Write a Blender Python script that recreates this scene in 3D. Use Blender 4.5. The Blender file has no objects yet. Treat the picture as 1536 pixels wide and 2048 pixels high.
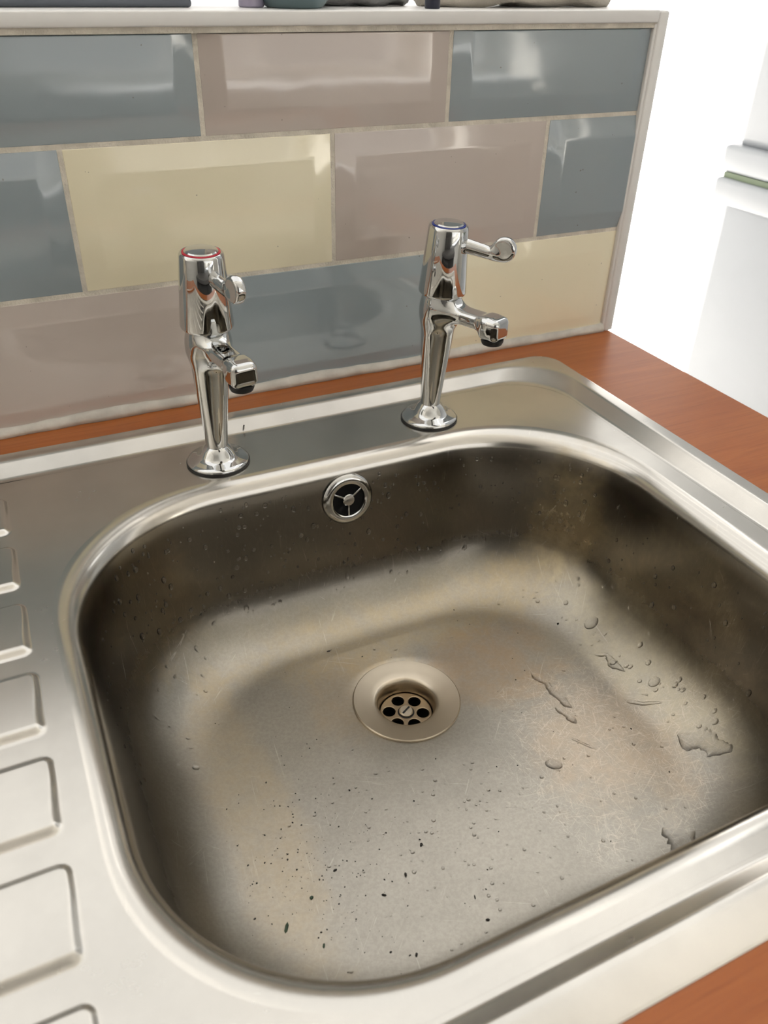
import bpy, bmesh, math, random
import numpy as np
from mathutils import Matrix, Vector

random.seed(7)
rng = np.random.default_rng(7)
scene = bpy.context.scene
COL = scene.collection

# ------------------------------------------------------------------ camera
cam_data = bpy.data.cameras.new('camera')
cam = bpy.data.objects.new('camera', cam_data)
COL.objects.link(cam)
R = ((0.902749, 0.224634, -0.366856), (-0.429700, 0.510639, -0.744719), (0.020042, 0.829932, 0.557504))
cam.matrix_world = Matrix.Translation((-0.36634, -0.64372, 0.31927)) @ Matrix(R).to_4x4()
cam_data.sensor_fit = 'VERTICAL'
cam_data.sensor_height = 24.0
cam_data.lens = 24.0 * 1646.68 / 2048.0
cam_data.clip_start = 0.01
cam_data.dof.use_dof = True
cam_data.dof.focus_distance = 0.60
cam_data.dof.aperture_fstop = 7.0
scene.camera = cam

# ------------------------------------------------------------------ light
world = bpy.data.worlds.new('sky')
scene.world = world
world.use_nodes = True
bg = world.node_tree.nodes['Background']
bg.inputs[0].default_value = (1.0, 0.985, 0.955, 1)
bg.inputs[1].default_value = 1.0

sun_data = bpy.data.lights.new('sun', 'SUN')
sun_data.energy = 40.0
sun_data.angle = math.radians(0.6)
sun_data.color = (1.0, 0.96, 0.91)
sun = bpy.data.objects.new('sun', sun_data)
COL.objects.link(sun)
sun.rotation_euler = Vector((-0.36, -0.42, 0.83)).to_track_quat('Z', 'Y').to_euler()

scene.view_settings.view_transform = 'Standard'
scene.view_settings.look = 'None'
scene.view_settings.gamma = 1.0
scene.view_settings.use_curve_mapping = False
scene.view_settings.exposure = 0.45

# ------------------------------------------------------------------ materials
def new_mat(name):
    m = bpy.data.materials.new(name)
    m.use_nodes = True
    nt = m.node_tree
    return m, nt, nt.nodes['Principled BSDF']

def node(nt, typ, **kw):
    n = nt.nodes.new(typ)
    for k, v in kw.items():
        setattr(n, k, v)
    return n

def plain(name, col, rough=0.5, metal=0.0, noise=0.04, nscale=30.0, bump=0.0, bscale=200.0, spec=0.5, coat=0.0):
    m, nt, b = new_mat(name)
    tc = node(nt, 'ShaderNodeTexCoord')
    nz = node(nt, 'ShaderNodeTexNoise'); nz.inputs['Scale'].default_value = nscale; nz.inputs['Detail'].default_value = 4
    nt.links.new(tc.outputs['Object'], nz.inputs['Vector'])
    rp = node(nt, 'ShaderNodeValToRGB')
    rp.color_ramp.elements[0].position = 0.3; rp.color_ramp.elements[1].position = 0.7
    rp.color_ramp.elements[0].color = tuple(max(0, c * (1 - noise)) for c in col) + (1,)
    rp.color_ramp.elements[1].color = tuple(min(1, c * (1 + noise)) for c in col) + (1,)
    nt.links.new(nz.outputs['Fac'], rp.inputs['Fac'])
    nt.links.new(rp.outputs['Color'], b.inputs['Base Color'])
    b.inputs['Roughness'].default_value = rough
    b.inputs['Metallic'].default_value = metal
    b.inputs['Specular IOR Level'].default_value = spec
    b.inputs['Coat Weight'].default_value = coat
    b.inputs['Coat Roughness'].default_value = 0.05
    if bump > 0:
        n2 = node(nt, 'ShaderNodeTexNoise'); n2.inputs['Scale'].default_value = bscale; n2.inputs['Detail'].default_value = 3
        nt.links.new(tc.outputs['Object'], n2.inputs['Vector'])
        bp = node(nt, 'ShaderNodeBump'); bp.inputs['Strength'].default_value = bump; bp.inputs['Distance'].default_value = 0.002
        nt.links.new(n2.outputs['Fac'], bp.inputs['Height'])
        nt.links.new(bp.outputs['Normal'], b.inputs['Normal'])
    return m

def mixcol(nt, fac, a, b_):
    mx = node(nt, 'ShaderNodeMix', data_type='RGBA')
    for sock, v in ((mx.inputs[0], fac), (mx.inputs[6], a), (mx.inputs[7], b_)):
        if hasattr(v, 'links'):
            nt.links.new(v, sock)
        else:
            sock.default_value = v
    return mx.outputs[2]

def math_n(nt, op, a, b_=None, clamp=False):
    n = node(nt, 'ShaderNodeMath', operation=op, use_clamp=clamp)
    for i, v in enumerate((a, b_)):
        if v is None:
            continue
        if hasattr(v, 'links'):
            nt.links.new(v, n.inputs[i])
        else:
            n.inputs[i].default_value = v
    return n.outputs[0]

def ramp(nt, src, p0, p1, c0=0.0, c1=1.0):
    n = node(nt, 'ShaderNodeMapRange', interpolation_type='SMOOTHSTEP')
    nt.links.new(src, n.inputs[0])
    n.inputs[1].default_value = p0; n.inputs[2].default_value = p1
    n.inputs[3].default_value = c0; n.inputs[4].default_value = c1
    return n.outputs[0]

def noise(nt, vec, scale, detail=4, rough=0.55, dist=0.0):
    n = node(nt, 'ShaderNodeTexNoise')
    n.inputs['Scale'].default_value = scale; n.inputs['Detail'].default_value = detail
    n.inputs['Roughness'].default_value = rough; n.inputs['Distortion'].default_value = dist
    nt.links.new(vec, n.inputs['Vector'])
    return n.outputs['Fac']

def mapping(nt, vec, scale=(1, 1, 1), loc=(0, 0, 0), rot=(0, 0, 0)):
    n = node(nt, 'ShaderNodeMapping')
    n.inputs['Scale'].default_value = scale; n.inputs['Location'].default_value = loc; n.inputs['Rotation'].default_value = rot
    nt.links.new(vec, n.inputs['Vector'])
    return n.outputs[0]

def blob(nt, pos, cx, cy, rx, ry, wob):
    """soft elliptical stain mask around (cx, cy), its outline broken by a noise"""
    sep = node(nt, 'ShaderNodeSeparateXYZ'); nt.links.new(pos, sep.inputs[0])
    dx = math_n(nt, 'DIVIDE', math_n(nt, 'SUBTRACT', sep.outputs[0], cx), rx)
    dy = math_n(nt, 'DIVIDE', math_n(nt, 'SUBTRACT', sep.outputs[1], cy), ry)
    d = math_n(nt, 'SQRT', math_n(nt, 'ADD', math_n(nt, 'MULTIPLY', dx, dx), math_n(nt, 'MULTIPLY', dy, dy)))
    d = math_n(nt, 'ADD', d, math_n(nt, 'MULTIPLY', math_n(nt, 'SUBTRACT', wob, 0.5), 1.6))
    return ramp(nt, d, 0.45, 1.15, 1.0, 0.0)

def steel(name, base=(0.60, 0.575, 0.53), rough=0.26, worn=False, bump=0.025):
    m, nt, b = new_mat(name)
    pos = node(nt, 'ShaderNodeTexCoord').outputs['Object']
    n1 = noise(nt, pos, 14, 5)
    n2 = noise(nt, pos, 160, 4)
    n3 = noise(nt, mapping(nt, pos, (25, 900, 900)), 1.0, 2)
    col = mixcol(nt, ramp(nt, n1, 0.35, 0.7), tuple(c * 1.04 for c in base) + (1,), tuple(c * 0.93 for c in base) + (1,))
    r = math_n(nt, 'ADD', rough - 0.06, math_n(nt, 'MULTIPLY', n1, 0.08))
    r = math_n(nt, 'ADD', r, math_n(nt, 'MULTIPLY', n2, 0.05))
    if worn:
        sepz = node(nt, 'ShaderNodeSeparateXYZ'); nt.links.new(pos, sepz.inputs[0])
        col = mixcol(nt, ramp(nt, sepz.outputs[2], -0.100, -0.134), mixcol(nt, 0.50, col, (0.05, 0.04, 0.03, 1)), col)  # wall colour darkened to deepen the shade inside the bowl
        grain = noise(nt, pos, 420, 3, 0.7)
        col = mixcol(nt, ramp(nt, grain, 0.35, 0.65, 0.0, 0.22), col, (0.20, 0.18, 0.15, 1))
        col = mixcol(nt, ramp(nt, sepz.outputs[2], -0.030, -0.014), col, (0.60, 0.575, 0.53, 1))   # walls carry painted shade, the lip and scoured floor do not
        r = math_n(nt, 'ADD', r, ramp(nt, sepz.outputs[2], -0.070, -0.130, 0.0, 0.14))   # the scoured floor is duller than the walls
        # limescale and tea stains of the old bowl: brown film at the back fillet, round the waste, right of it
        wob = noise(nt, pos, 22, 6, 0.65, 0.4)
        fine = noise(nt, pos, 90, 5, 0.7)
        for cx, cy, rx, ry, colr, k in ((-0.11, -0.195, 0.20, 0.035, (0.50, 0.39, 0.22, 1), 0.55),
                                        (-0.085, -0.255, 0.07, 0.05, (0.45, 0.31, 0.18, 1), 0.60),
                                        (-0.185, -0.245, 0.05, 0.05, (0.46, 0.34, 0.20, 1), 0.40),
                                        (-0.045, -0.36, 0.065, 0.065, (0.54, 0.43, 0.32, 1), 0.75),
                                        (-0.29, -0.31, 0.03, 0.16, (0.48, 0.38, 0.24, 1), 0.45),
                                        (0.02, -0.31, 0.03, 0.14, (0.55, 0.48, 0.34, 1), 0.55)):
            f = blob(nt, pos, cx, cy, rx, ry, wob)
            f = math_n(nt, 'MULTIPLY', f, math_n(nt, 'MULTIPLY', ramp(nt, fine, 0.25, 0.75, 0.45, 1.0), k))
            col = mixcol(nt, f, col, colr)
            r = math_n(nt, 'ADD', r, math_n(nt, 'MULTIPLY', f, 0.08))
        patch = blob(nt, pos, -0.050, -0.365, 0.085, 0.085, wob)
        for ang, off in ((0.2, 0.3), (0.75, 1.1), (-0.45, 2.2), (-1.1, 3.7), (1.45, 5.1)):
            w = noise(nt, mapping(nt, mapping(nt, pos, (1, 1, 1), (off, off, 0), (0, 0, ang)), (70, 1100, 70)), 1.0, 2, 0.5, 1.2)
            sc_ = math_n(nt, 'MULTIPLY', ramp(nt, w, 0.60, 0.68), math_n(nt, 'ADD', math_n(nt, 'MULTIPLY', patch, 0.32), 0.03))
            col = mixcol(nt, sc_, col, (0.80, 0.72, 0.62, 1))
            r = math_n(nt, 'ADD', r, math_n(nt, 'MULTIPLY', sc_, 0.14))
        # a few longer scratches over the whole floor
        for ang in (0.5, -0.8, 1.7):
            w = noise(nt, mapping(nt, mapping(nt, pos, (1, 1, 1), (0, 0, 0), (0, 0, ang)), (26, 900, 26)), 1.0, 3, 0.6, 0.8)
            s = math_n(nt, 'MULTIPLY', ramp(nt, w, 0.66, 0.74), ramp(nt, n1, 0.40, 0.60, 0.0, 0.35))
            col = mixcol(nt, s, col, (0.78, 0.73, 0.66, 1))
            r = math_n(nt, 'ADD', r, math_n(nt, 'MULTIPLY', s, 0.15))
    nt.links.new(col, b.inputs['Base Color'])
    nt.links.new(r, b.inputs['Roughness'])
    b.inputs['Metallic'].default_value = 1.0
    h = math_n(nt, 'ADD', math_n(nt, 'MULTIPLY', n3, 0.06 if worn else 0.2), math_n(nt, 'MULTIPLY', noise(nt, pos, 45, 3), 1.0))
    bp = node(nt, 'ShaderNodeBump'); bp.inputs['Strength'].default_value = bump; bp.inputs['Distance'].default_value = 0.0015
    nt.links.new(h, bp.inputs['Height']); nt.links.new(bp.outputs['Normal'], b.inputs['Normal'])
    return m

def wood(name, c0, c1, c2, rough=0.33):
    m, nt, b = new_mat(name)
    pos = node(nt, 'ShaderNodeTexCoord').outputs['Object']
    g = noise(nt, mapping(nt, pos, (5, 70, 70)), 1.0, 6, 0.6, 0.9)
    g2 = noise(nt, mapping(nt, pos, (16, 420, 420)), 1.0, 3, 0.6, 0.3)
    g3 = noise(nt, mapping(nt, pos, (2.2, 14, 14)), 1.0, 2, 0.5, 0.6)
    col = mixcol(nt, ramp(nt, g, 0.3, 0.7), c0 + (1,), c1 + (1,))
    col = mixcol(nt, ramp(nt, g2, 0.52, 0.75, 0, 0.55), col, c2 + (1,))
    col = mixcol(nt, ramp(nt, g3, 0.45, 0.75, 0, 0.35), col, c2 + (1,))
    nt.links.new(col, b.inputs['Base Color'])
    b.inputs['Roughness'].default_value = rough
    b.inputs['Specular IOR Level'].default_value = 0.35
    bp = node(nt, 'ShaderNodeBump'); bp.inputs['Strength'].default_value = 0.06; bp.inputs['Distance'].default_value = 0.001
    nt.links.new(g2, bp.inputs['Height']); nt.links.new(bp.outputs['Normal'], b.inputs['Normal'])
    return m

def glaze(name, col):
    m, nt, b = new_mat(name)
    pos = node(nt, 'ShaderNodeTexCoord').outputs['Object']
    n1 = noise(nt, pos, 9, 3)
    c = mixcol(nt, n1, tuple(x * 0.96 for x in col) + (1,), tuple(min(1, x * 1.04) for x in col) + (1,))
    sp = noise(nt, pos, 260, 1)
    c = mixcol(nt, ramp(nt, sp, 0.80, 0.82, 0, 0.7), c, (0.15, 0.13, 0.1, 1))
    nt.links.new(c, b.inputs['Base Color'])
    b.inputs['Roughness'].default_value = 0.09
    b.inputs['Specular IOR Level'].default_value = 0.8
    bp = node(nt, 'ShaderNodeBump'); bp.inputs['Strength'].default_value = 0.10; bp.inputs['Distance'].default_value = 0.002
    nt.links.new(noise(nt, pos, 28, 2), bp.inputs['Height']); nt.links.new(bp.outputs['Normal'], b.inputs['Normal'])
    return m

M = {}
M['deck'] = steel('brushed_steel', rough=0.25)
M['bowl'] = steel('worn_shaded_steel', base=(0.375, 0.35, 0.305), rough=0.20, worn=True, bump=0.03)
M['waste'] = steel('stained_steel', base=(0.55, 0.48, 0.38), rough=0.30)
M['strainer'] = steel('tarnished_steel', base=(0.34, 0.26, 0.17), rough=0.32)
M['chrome'] = plain('chrome', (0.62, 0.625, 0.62), 0.03, 1.0, noise=0.01)
M['rubber'] = plain('black_rubber', (0.012, 0.012, 0.012), 0.5)
M['void'] = plain('dark_pipe_hole_shade', (0.006, 0.006, 0.006), 0.8)
M['red'] = plain('red_plastic', (0.45, 0.01, 0.03), 0.25)
M['blue'] = plain('blue_plastic', (0.01, 0.03, 0.22), 0.25)
M['tile_grey'] = glaze('blue_grey_glaze', (0.31, 0.36, 0.385))
M['tile_taupe'] = glaze('taupe_glaze', (0.57, 0.50, 0.455))
M['tile_cream'] = glaze('cream_glaze', (0.90, 0.83, 0.62))
M['grout'] = plain('grout', (0.70, 0.65, 0.56), 0.9, noise=0.18, nscale=60, bump=0.5, bscale=600)
M['silicone'] = plain('silicone', (0.62, 0.59, 0.53), 0.45, noise=0.15, nscale=50, bump=0.3, bscale=150)
M['pvc'] = plain('white_pvc', (0.80, 0.79, 0.77), 0.35, noise=0.03, nscale=25)
M['wood'] = wood('cherry_laminate', (0.42, 0.135, 0.034), (0.35, 0.10, 0.024), (0.25, 0.065, 0.015))
M['paint'] = plain('wall_paint', (0.72, 0.70, 0.65), 0.8, bump=0.1)
M['ceiling'] = plain('ceiling_paint', (0.70, 0.685, 0.64), 0.9)
M['dark_wall'] = plain('dark_paint', (0.10, 0.095, 0.09), 0.7)
M['island'] = plain('dark_board', (0.035, 0.034, 0.032), 0.5)
M['stone'] = plain('grey_worktop', (0.36, 0.37, 0.38), 0.5)
M['floor'] = plain('floor_vinyl', (0.62, 0.60, 0.57), 0.45, noise=0.15, nscale=6)
M['pale_floor'] = plain('pale_floor_tile', (0.48, 0.47, 0.46), 0.5, noise=0.05, nscale=4)
M['white_wall'] = plain('white_render', (0.50, 0.50, 0.50), 0.8)
M['fridge'] = plain('fridge_enamel', (0.44, 0.46, 0.48), 0.30, noise=0.01)
M['seal'] = plain('green_grey_seal', (0.20, 0.25, 0.16), 0.6)
M['carcass'] = plain('cabinet_board', (0.68, 0.67, 0.64), 0.5)
M['cloth'] = plain('cream_cloth', (0.62, 0.57, 0.50), 0.95, noise=0.15, nscale=40, bump=0.5, bscale=900)
M['grey_cloth'] = plain('grey_cloth', (0.30, 0.30, 0.30), 0.95, noise=0.15, nscale=40, bump=0.5, bscale=900)
M['slate'] = plain('slate_plastic', (0.10, 0.115, 0.14), 0.4)
M['teal'] = plain('teal_ceramic', (0.16, 0.23, 0.25), 0.25)
M['navy'] = plain('navy_plastic', (0.01, 0.012, 0.03), 0.35)
M['lilac'] = plain('lilac_plastic', (0.35, 0.32, 0.42), 0.35)
M['crumb'] = plain('dark_crumb', (0.025, 0.022, 0.018), 0.8, noise=0.3, nscale=900)
M['leaf'] = plain('green_leaf_bit', (0.03, 0.06, 0.03), 0.6)
m, nt, b = new_mat('water')
b.inputs['Base Color'].default_value = (1, 1, 1, 1)
b.inputs['Roughness'].default_value = 0.0
b.inputs['IOR'].default_value = 1.33
b.inputs['Transmission Weight'].default_value = 1.0
M['water'] = m

# ------------------------------------------------------------------ mesh helpers
def obj(name, verts, faces, mat, parent=None, smooth=False):
    me = bpy.data.meshes.new(name)
    me.from_pydata([tuple(map(float, v)) for v in verts], [], faces)
    me.update()
    bm = bmesh.new(); bm.from_mesh(me)
    bmesh.ops.recalc_face_normals(bm, faces=bm.faces)
    bm.to_mesh(me); bm.free()
    if smooth:
        me.shade_smooth()
    o = bpy.data.objects.new(name, me)
    COL.objects.link(o)
    if mat is not None:
        me.materials.append(M[mat] if isinstance(mat, str) else mat)
    o.parent = parent
    return o

def from_bm(name, bm, mat, parent=None, smooth=False):
    me = bpy.data.meshes.new(name)
    bmesh.ops.recalc_face_normals(bm, faces=bm.faces)
    bm.to_mesh(me); bm.free()
    if smooth:
        me.shade_smooth()
    o = bpy.data.objects.new(name, me)
    COL.objects.link(o)
    me.materials.append(M[mat])
    o.parent = parent
    return o

def box(name, x0, x1, y0, y1, z0, z1, mat, parent=None, bevel=0.0, seg=2):
    bm = bmesh.new()
    bmesh.ops.create_cube(bm, size=1.0)
    for v in bm.verts:
        v.co = Vector((x0 + (v.co.x + 0.5) * (x1 - x0), y0 + (v.co.y + 0.5) * (y1 - y0), z0 + (v.co.z + 0.5) * (z1 - z0)))
    if bevel > 0:
        bmesh.ops.bevel(bm, geom=bm.edges[:], offset=bevel, segments=seg, profile=0.5, affect='EDGES')
    o = from_bm(name, bm, mat, parent, smooth=False)
    if bevel > 0:
        smooth_by_angle(o)
    return o

def smooth_by_angle(o, deg=50):
    me = o.data
    me.shade_smooth()
    me.set_sharp_from_angle(angle=math.radians(deg))

def empty(name, loc=(0, 0, 0), rz=0.0):
    o = bpy.data.objects.new(name, None)
    o.empty_display_size = 0.05
    COL.objects.link(o)
    o.location = loc
    o.rotation_euler = (0, 0, rz)
    return o

def tag(o, label=None, cat=None, group=None, kind=None):
    for k, v in (('label', label), ('category', cat), ('group', group), ('kind', kind)):
        if v:
            o[k] = v
    return o

def lathe(name, prof, n, mat, parent=None, smooth=True, cap0=True, cap1=True):
    """prof: list of (r, z); spun about z"""
    V, F = [], []
    rings = []
    for r, z in prof:
        if r < 1e-7:
            rings.append([len(V)]); V.append((0, 0, z))
        else:
            rings.append(list(range(len(V), len(V) + n)))
            V += [(r * math.cos(2 * math.pi * i / n), r * math.sin(2 * math.pi * i / n), z) for i in range(n)]
    for a, b_ in zip(rings[:-1], rings[1:]):
        for i in range(n):
            j = (i + 1) % n
            if len(a) == 1 and len(b_) == 1:
                continue
            if len(a) == 1:
                F.append((a[0], b_[i], b_[j]))
            elif len(b_) == 1:
                F.append((a[i], a[j], b_[0]))
            else:
                F.append((a[i], a[j], b_[j], b_[i]))
    if cap0 and len(rings[0]) > 1:
        F.append(tuple(rings[0]))
    if cap1 and len(rings[-1]) > 1:
        F.append(tuple(rings[-1]))
    o = obj(name, V, F, mat, parent)
    if smooth:
        smooth_by_angle(o, 40)
    return o

def rrect(x0, x1, y0, y1, r, k=12, rs=None):
    """rounded rectangle outline; rs = corner radii (right-back, left-back, left-front, right-front)"""
    rs = rs or (r, r, r, r)
    P = []
    for (cx, cy, a0, rr) in ((x1 - rs[0], y1 - rs[0], 0, rs[0]), (x0 + rs[1], y1 - rs[1], 90, rs[1]),
                             (x0 + rs[2], y0 + rs[2], 180, rs[2]), (x1 - rs[3], y0 + rs[3], 270, rs[3])):
        for i in range(k + 1):
            a = math.radians(a0 + 90 * i / k)
            P.append((cx + rr * math.cos(a), cy + rr * math.sin(a)))
    return P

def resample(P, n):
    P = np.array(P + [P[0]])
    s = np.concatenate([[0], np.cumsum(np.hypot(*np.diff(P, axis=0).T))])
    t = np.linspace(0, s[-1], n, endpoint=False)
    return np.stack([np.interp(t, s, P[:, 0]), np.interp(t, s, P[:, 1])], 1)

def loft(rings, closed=True):
    V, F = [], []
    n = len(rings[0])
    for R_ in rings:
        V += [tuple(p) for p in R_]
    for a in range(len(rings) - 1):
        for i in range(n if closed else n - 1):
            j = (i + 1) % n
            F.append((a * n + i, a * n + j, (a + 1) * n + j, (a + 1) * n + i))
    return V, F

def sdf_mesh(name, fn, lo, hi, h, mat, parent=None):
    """surface nets over a smooth distance function (metres), vertices pulled on to the surface"""
    lo = np.array(lo, float); hi = np.array(hi, float)
    N = np.ceil((hi - lo) / h).astype(int) + 1
    ax = [lo[i] + h * np.arange(N[i]) for i in range(3)]
    G = np.stack(np.meshgrid(*ax, indexing='ij'), -1)
    D = fn(G)
    S = D < 0
    nx, ny, nz = N - 1
    c = np.zeros((nx, ny, nz), int)
    for dx in (0, 1):
        for dy in (0, 1):
            for dz in (0, 1):
                c += S[dx:dx + nx, dy:dy + ny, dz:dz + nz]
    act = (c > 0) & (c < 8)
    idx = -np.ones((nx, ny, nz), int)
    cells = np.argwhere(act)
    idx[act] = np.arange(len(cells))
    V = lo + (cells + 0.5) * h
    e = h * 0.05
    for it in range(6):
        d = fn(V)
        g = np.stack([(fn(V + np.eye(3)[i] * e) - fn(V - np.eye(3)[i] * e)) / (2 * e) for i in range(3)], -1)
        g2 = np.maximum((g * g).sum(-1), 0.05)
        V = V - np.clip(d / g2, -h, h)[:, None] * g
    F = []
    for a in range(3):
        b_, c_ = (a + 1) % 3, (a + 2) % 3
        sl0 = [slice(None)] * 3; sl1 = [slice(None)] * 3
        sl0[a] = slice(0, -1); sl1[a] = slice(1, None)
        X = S[tuple(sl0)] != S[tuple(sl1)]
        for p in np.argwhere(X):
            if p[b_] < 1 or p[c_] < 1 or p[b_] >= (N[b_] - 1) or p[c_] >= (N[c_] - 1):
                continue
            q = []
            for db, dc in ((0, 0), (-1, 0), (-1, -1), (0, -1)):
                t = p.copy(); t[b_] += db; t[c_] += dc
                q.append(int(idx[tuple(t)]))
            if min(q) >= 0:
                F.append(tuple(q))
    return obj(name, V, F, mat, parent, smooth=True)

def smin(a, b_, k):
    h = np.clip(0.5 + 0.5 * (b_ - a) / k, 0, 1)
    return b_ + (a - b_) * h - k * h * (1 - h)

def sd_rbox(P, c, half, r):
    q = np.abs(P - np.array(c)) - (np.array(half) - r)
    return np.sqrt((np.maximum(q, 0) ** 2).sum(-1)) + np.minimum(q.max(-1), 0) - r

def sd_cone(P, a, b_, ra, rb, sc=(1, 1, 1)):
    sc = np.array(sc); a = np.array(a) * sc; b_ = np.array(b_) * sc; P = P * sc
    d = b_ - a
    t = np.clip(((P - a) @ d) / (d @ d), 0, 1)
    t2 = t * t * (3 - 2 * t) * 0.5 + t * 0.5
    return np.sqrt(((P - a - t[..., None] * d) ** 2).sum(-1)) - (ra + (rb - ra) * t2)

# ------------------------------------------------------------------ room shell
FLZ = -0.90
CEZ = 1.50
def struct(o):
    o['kind'] = 'structure'
    return o
struct(box('floor', -1.7, 1.45, -2.6, 0.13, FLZ - 0.05, FLZ, 'floor'))
struct(box('ceiling', -1.7, 1.45, -2.6, -0.36, CEZ, CEZ + 0.05, 'ceiling'))
# unseen roof opening with bars, added so the steel reflects bright sky
w2 = struct(empty('added_roof_opening', (0, 0, CEZ)))
for x in (-1.7, -0.92, -0.14, 0.64, 1.40):
    box('glazing_bar', x, x + 0.05, -0.36, 1.2, 0.0, 0.05, 'pvc', w2, bevel=0.004)
struct(box('wall_left', -1.8, -1.7, -2.6, 0.13, FLZ, CEZ, 'paint'))
def wall_with_opening(name, x0, x1, z0, z1, y0, y1, ox0, ox1, oz0, oz1, mat):
    V, F = [], []
    for y in (y0, y1):
        V += [(x0, y, z0), (x1, y, z0), (x1, y, z1), (x0, y, z1), (ox0, y, oz0), (ox1, y, oz0), (ox1, y, oz1), (ox0, y, oz1)]
    for i in range(4):
        j = (i + 1) % 4
        F += [(i, j, 4 + j, 4 + i), (8 + i, 8 + j, 12 + j, 12 + i), (i, j, 8 + j, 8 + i), (4 + i, 4 + j, 12 + j, 12 + i)]
    return struct(obj(name, V, F, mat))
WIN = (-0.35, 1.35, 0.10, 1.25)
wall_with_opening('wall_rear', -1.8, 1.55, FLZ, CEZ, -2.7, -2.6, *WIN, 'paint')
w1 = struct(empty('added_rear_window', (0, -2.65, 0)))  # unseen rear window, added to light the tile fronts
def wbx(nm, x0, x1, z0, z1):
    return box(nm, x0, x1, -0.025, 0.025, z0, z1, 'pvc', w1, bevel=0.004)
wbx('window_frame', WIN[0], WIN[1], WIN[2], WIN[2] + 0.06); wbx('window_frame', WIN[0], WIN[1], WIN[3] - 0.06, WIN[3])
for x in (WIN[0], (WIN[0] + WIN[1]) / 2 - 0.03, WIN[1] - 0.06):
    wbx('window_frame', x, x + 0.06, WIN[2] + 0.06, WIN[3] - 0.06)
# unseen units along the rear wall, added for the tile reflections
run = empty('added_rear_units', (0, 0, FLZ))
tag(run, 'unseen pale units added behind the viewer for tile reflections', 'cabinet')
for k in range(3):
    u0 = -0.42 + 0.6 * k
    box('unit', u0, u0 + 0.597, -2.597, -2.02, 0.10, 0.86, 'carcass', run, bevel=0.003)
box('top', -0.42, 1.40, -2.599, -2.0, 0.861, 0.90, 'stone', run, bevel=0.003)
box('kickboard', -0.42, 1.35, -2.597, -2.06, 0.0, 0.0995, 'dark_wall', run)
isl = empty('added_island', (-0.50, -1.45, FLZ))  # unseen island, added so the chrome has something dark to reflect
tag(isl, 'unseen dark island added behind the viewer to darken the chrome', 'island')
box('top', -0.75, 0.72, -0.33, 0.33, 0.862, 0.90, 'dark_wall', isl, bevel=0.004)
box('carcass', -0.72, 0.69, -0.28, 0.28, 0.08, 0.861, 'island', isl)
for k in range(3):
    box('door', -0.72 + 0.47 * k, -0.253 + 0.47 * k, 0.281, 0.299, 0.085, 0.855, 'island', isl, bevel=0.002)
box('kickboard', -0.70, 0.67, -0.24, 0.24, 0.0, 0.0795, 'island', isl)
tall = empty('added_larder', (0, 0, FLZ))  # unseen larder, added as a dark reflection for the taps
tag(tall, 'unseen tall larder added behind the viewer to darken the chrome', 'cabinet')
for k in range(2):
    u0 = -1.65 + 0.61 * k
    for z0, z1 in ((0.10, 1.1), (1.103, 2.2)):
        d_ = box('door', u0, u0 + 0.607, -2.04, -2.02, z0, z1, 'dark_wall', tall, bevel=0.003)
    box('carcass', u0, u0 + 0.607, -2.597, -2.041, 0.0, 2.2, 'dark_wall', tall)
struct(box('wall_right', 1.45, 1.55, -2.6, -0.80, FLZ, CEZ, 'paint'))
struct(box('floor_sunroom', -1.7, 10.0, 0.13, 4.2, FLZ - 0.05, FLZ, 'pale_floor'))
struct(box('wall_far', -1.7, 10.0, 4.2, 4.3, FLZ, 0.6, 'white_wall'))

# half-height partition with its tiles
XE = 0.200          # right end of the tiling
wall = struct(box('wall_back', -1.7, 0.2045, 0.0045, 0.125, FLZ, 0.279, 'paint'))
box('grout_bed', -1.2, XE, 0.0011, 0.0046, 0.0, 0.2785, 'grout', wall)
box('grout_strip', -1.2, XE, -0.0028, 0.0011, 0.2746, 0.2784, 'grout', wall)

P_ = 0.203
ROWS = ((0.0035, 0.1030), (0.1060, 0.2060), (0.2090, 0.2745))
def tile(x0, x1, z0, z1, col, cut_top=False, cut_right=False):
    bw = 0.0165
    yf, ye, yb = -0.0030, 0.0008, 0.003
    a0, a1 = x0 + bw, (x1 if cut_right else x1 - bw)
    c0, c1 = z0 + bw, (z1 if cut_top else z1 - bw)
    e = 0.0006
    V = []
    for (X0, X1, Z0, Z1, Y) in ((x0, x1, z0, z1, yb), (x0, x1, z0, z1, ye + 0.0006), (x0 + e, x1 - e, z0 + e, z1 - e, ye)):
        V += [(X0, Y, Z0), (X1, Y, Z0), (X1, Y, Z1), (X0, Y, Z1)]
    A1 = x1 - e if cut_right else a1
    C1 = z1 - e if cut_top else c1
    V += [(a0, yf, c0), (A1, yf, c0), (A1, yf, C1), (a0, yf, C1)]
    s = 0.0012
    # small soft ring between bevel and flat face
    F = []
    for k in range(3):
        for i in range(4):
            j = (i + 1) % 4
            F.append((4 * k + i, 4 * k + j, 4 * k + 4 + j, 4 * k + 4 + i))
    F.append((12, 13, 14, 15)); F.append((0, 1, 2, 3))
    o = obj('tile', V, F, col, wall)
    bm = bmesh.new(); bm.from_mesh(o.data)
    ed = [e_ for e_ in bm.edges if all(v.index >= 12 for v in e_.verts)]
    bmesh.ops.bevel(bm, geom=ed, offset=0.0016, segments=2, profile=0.5, affect='EDGES')
    bm.to_mesh(o.data); bm.free()
    smooth_by_angle(o, 25)
    return o
g = 0.0015
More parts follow.
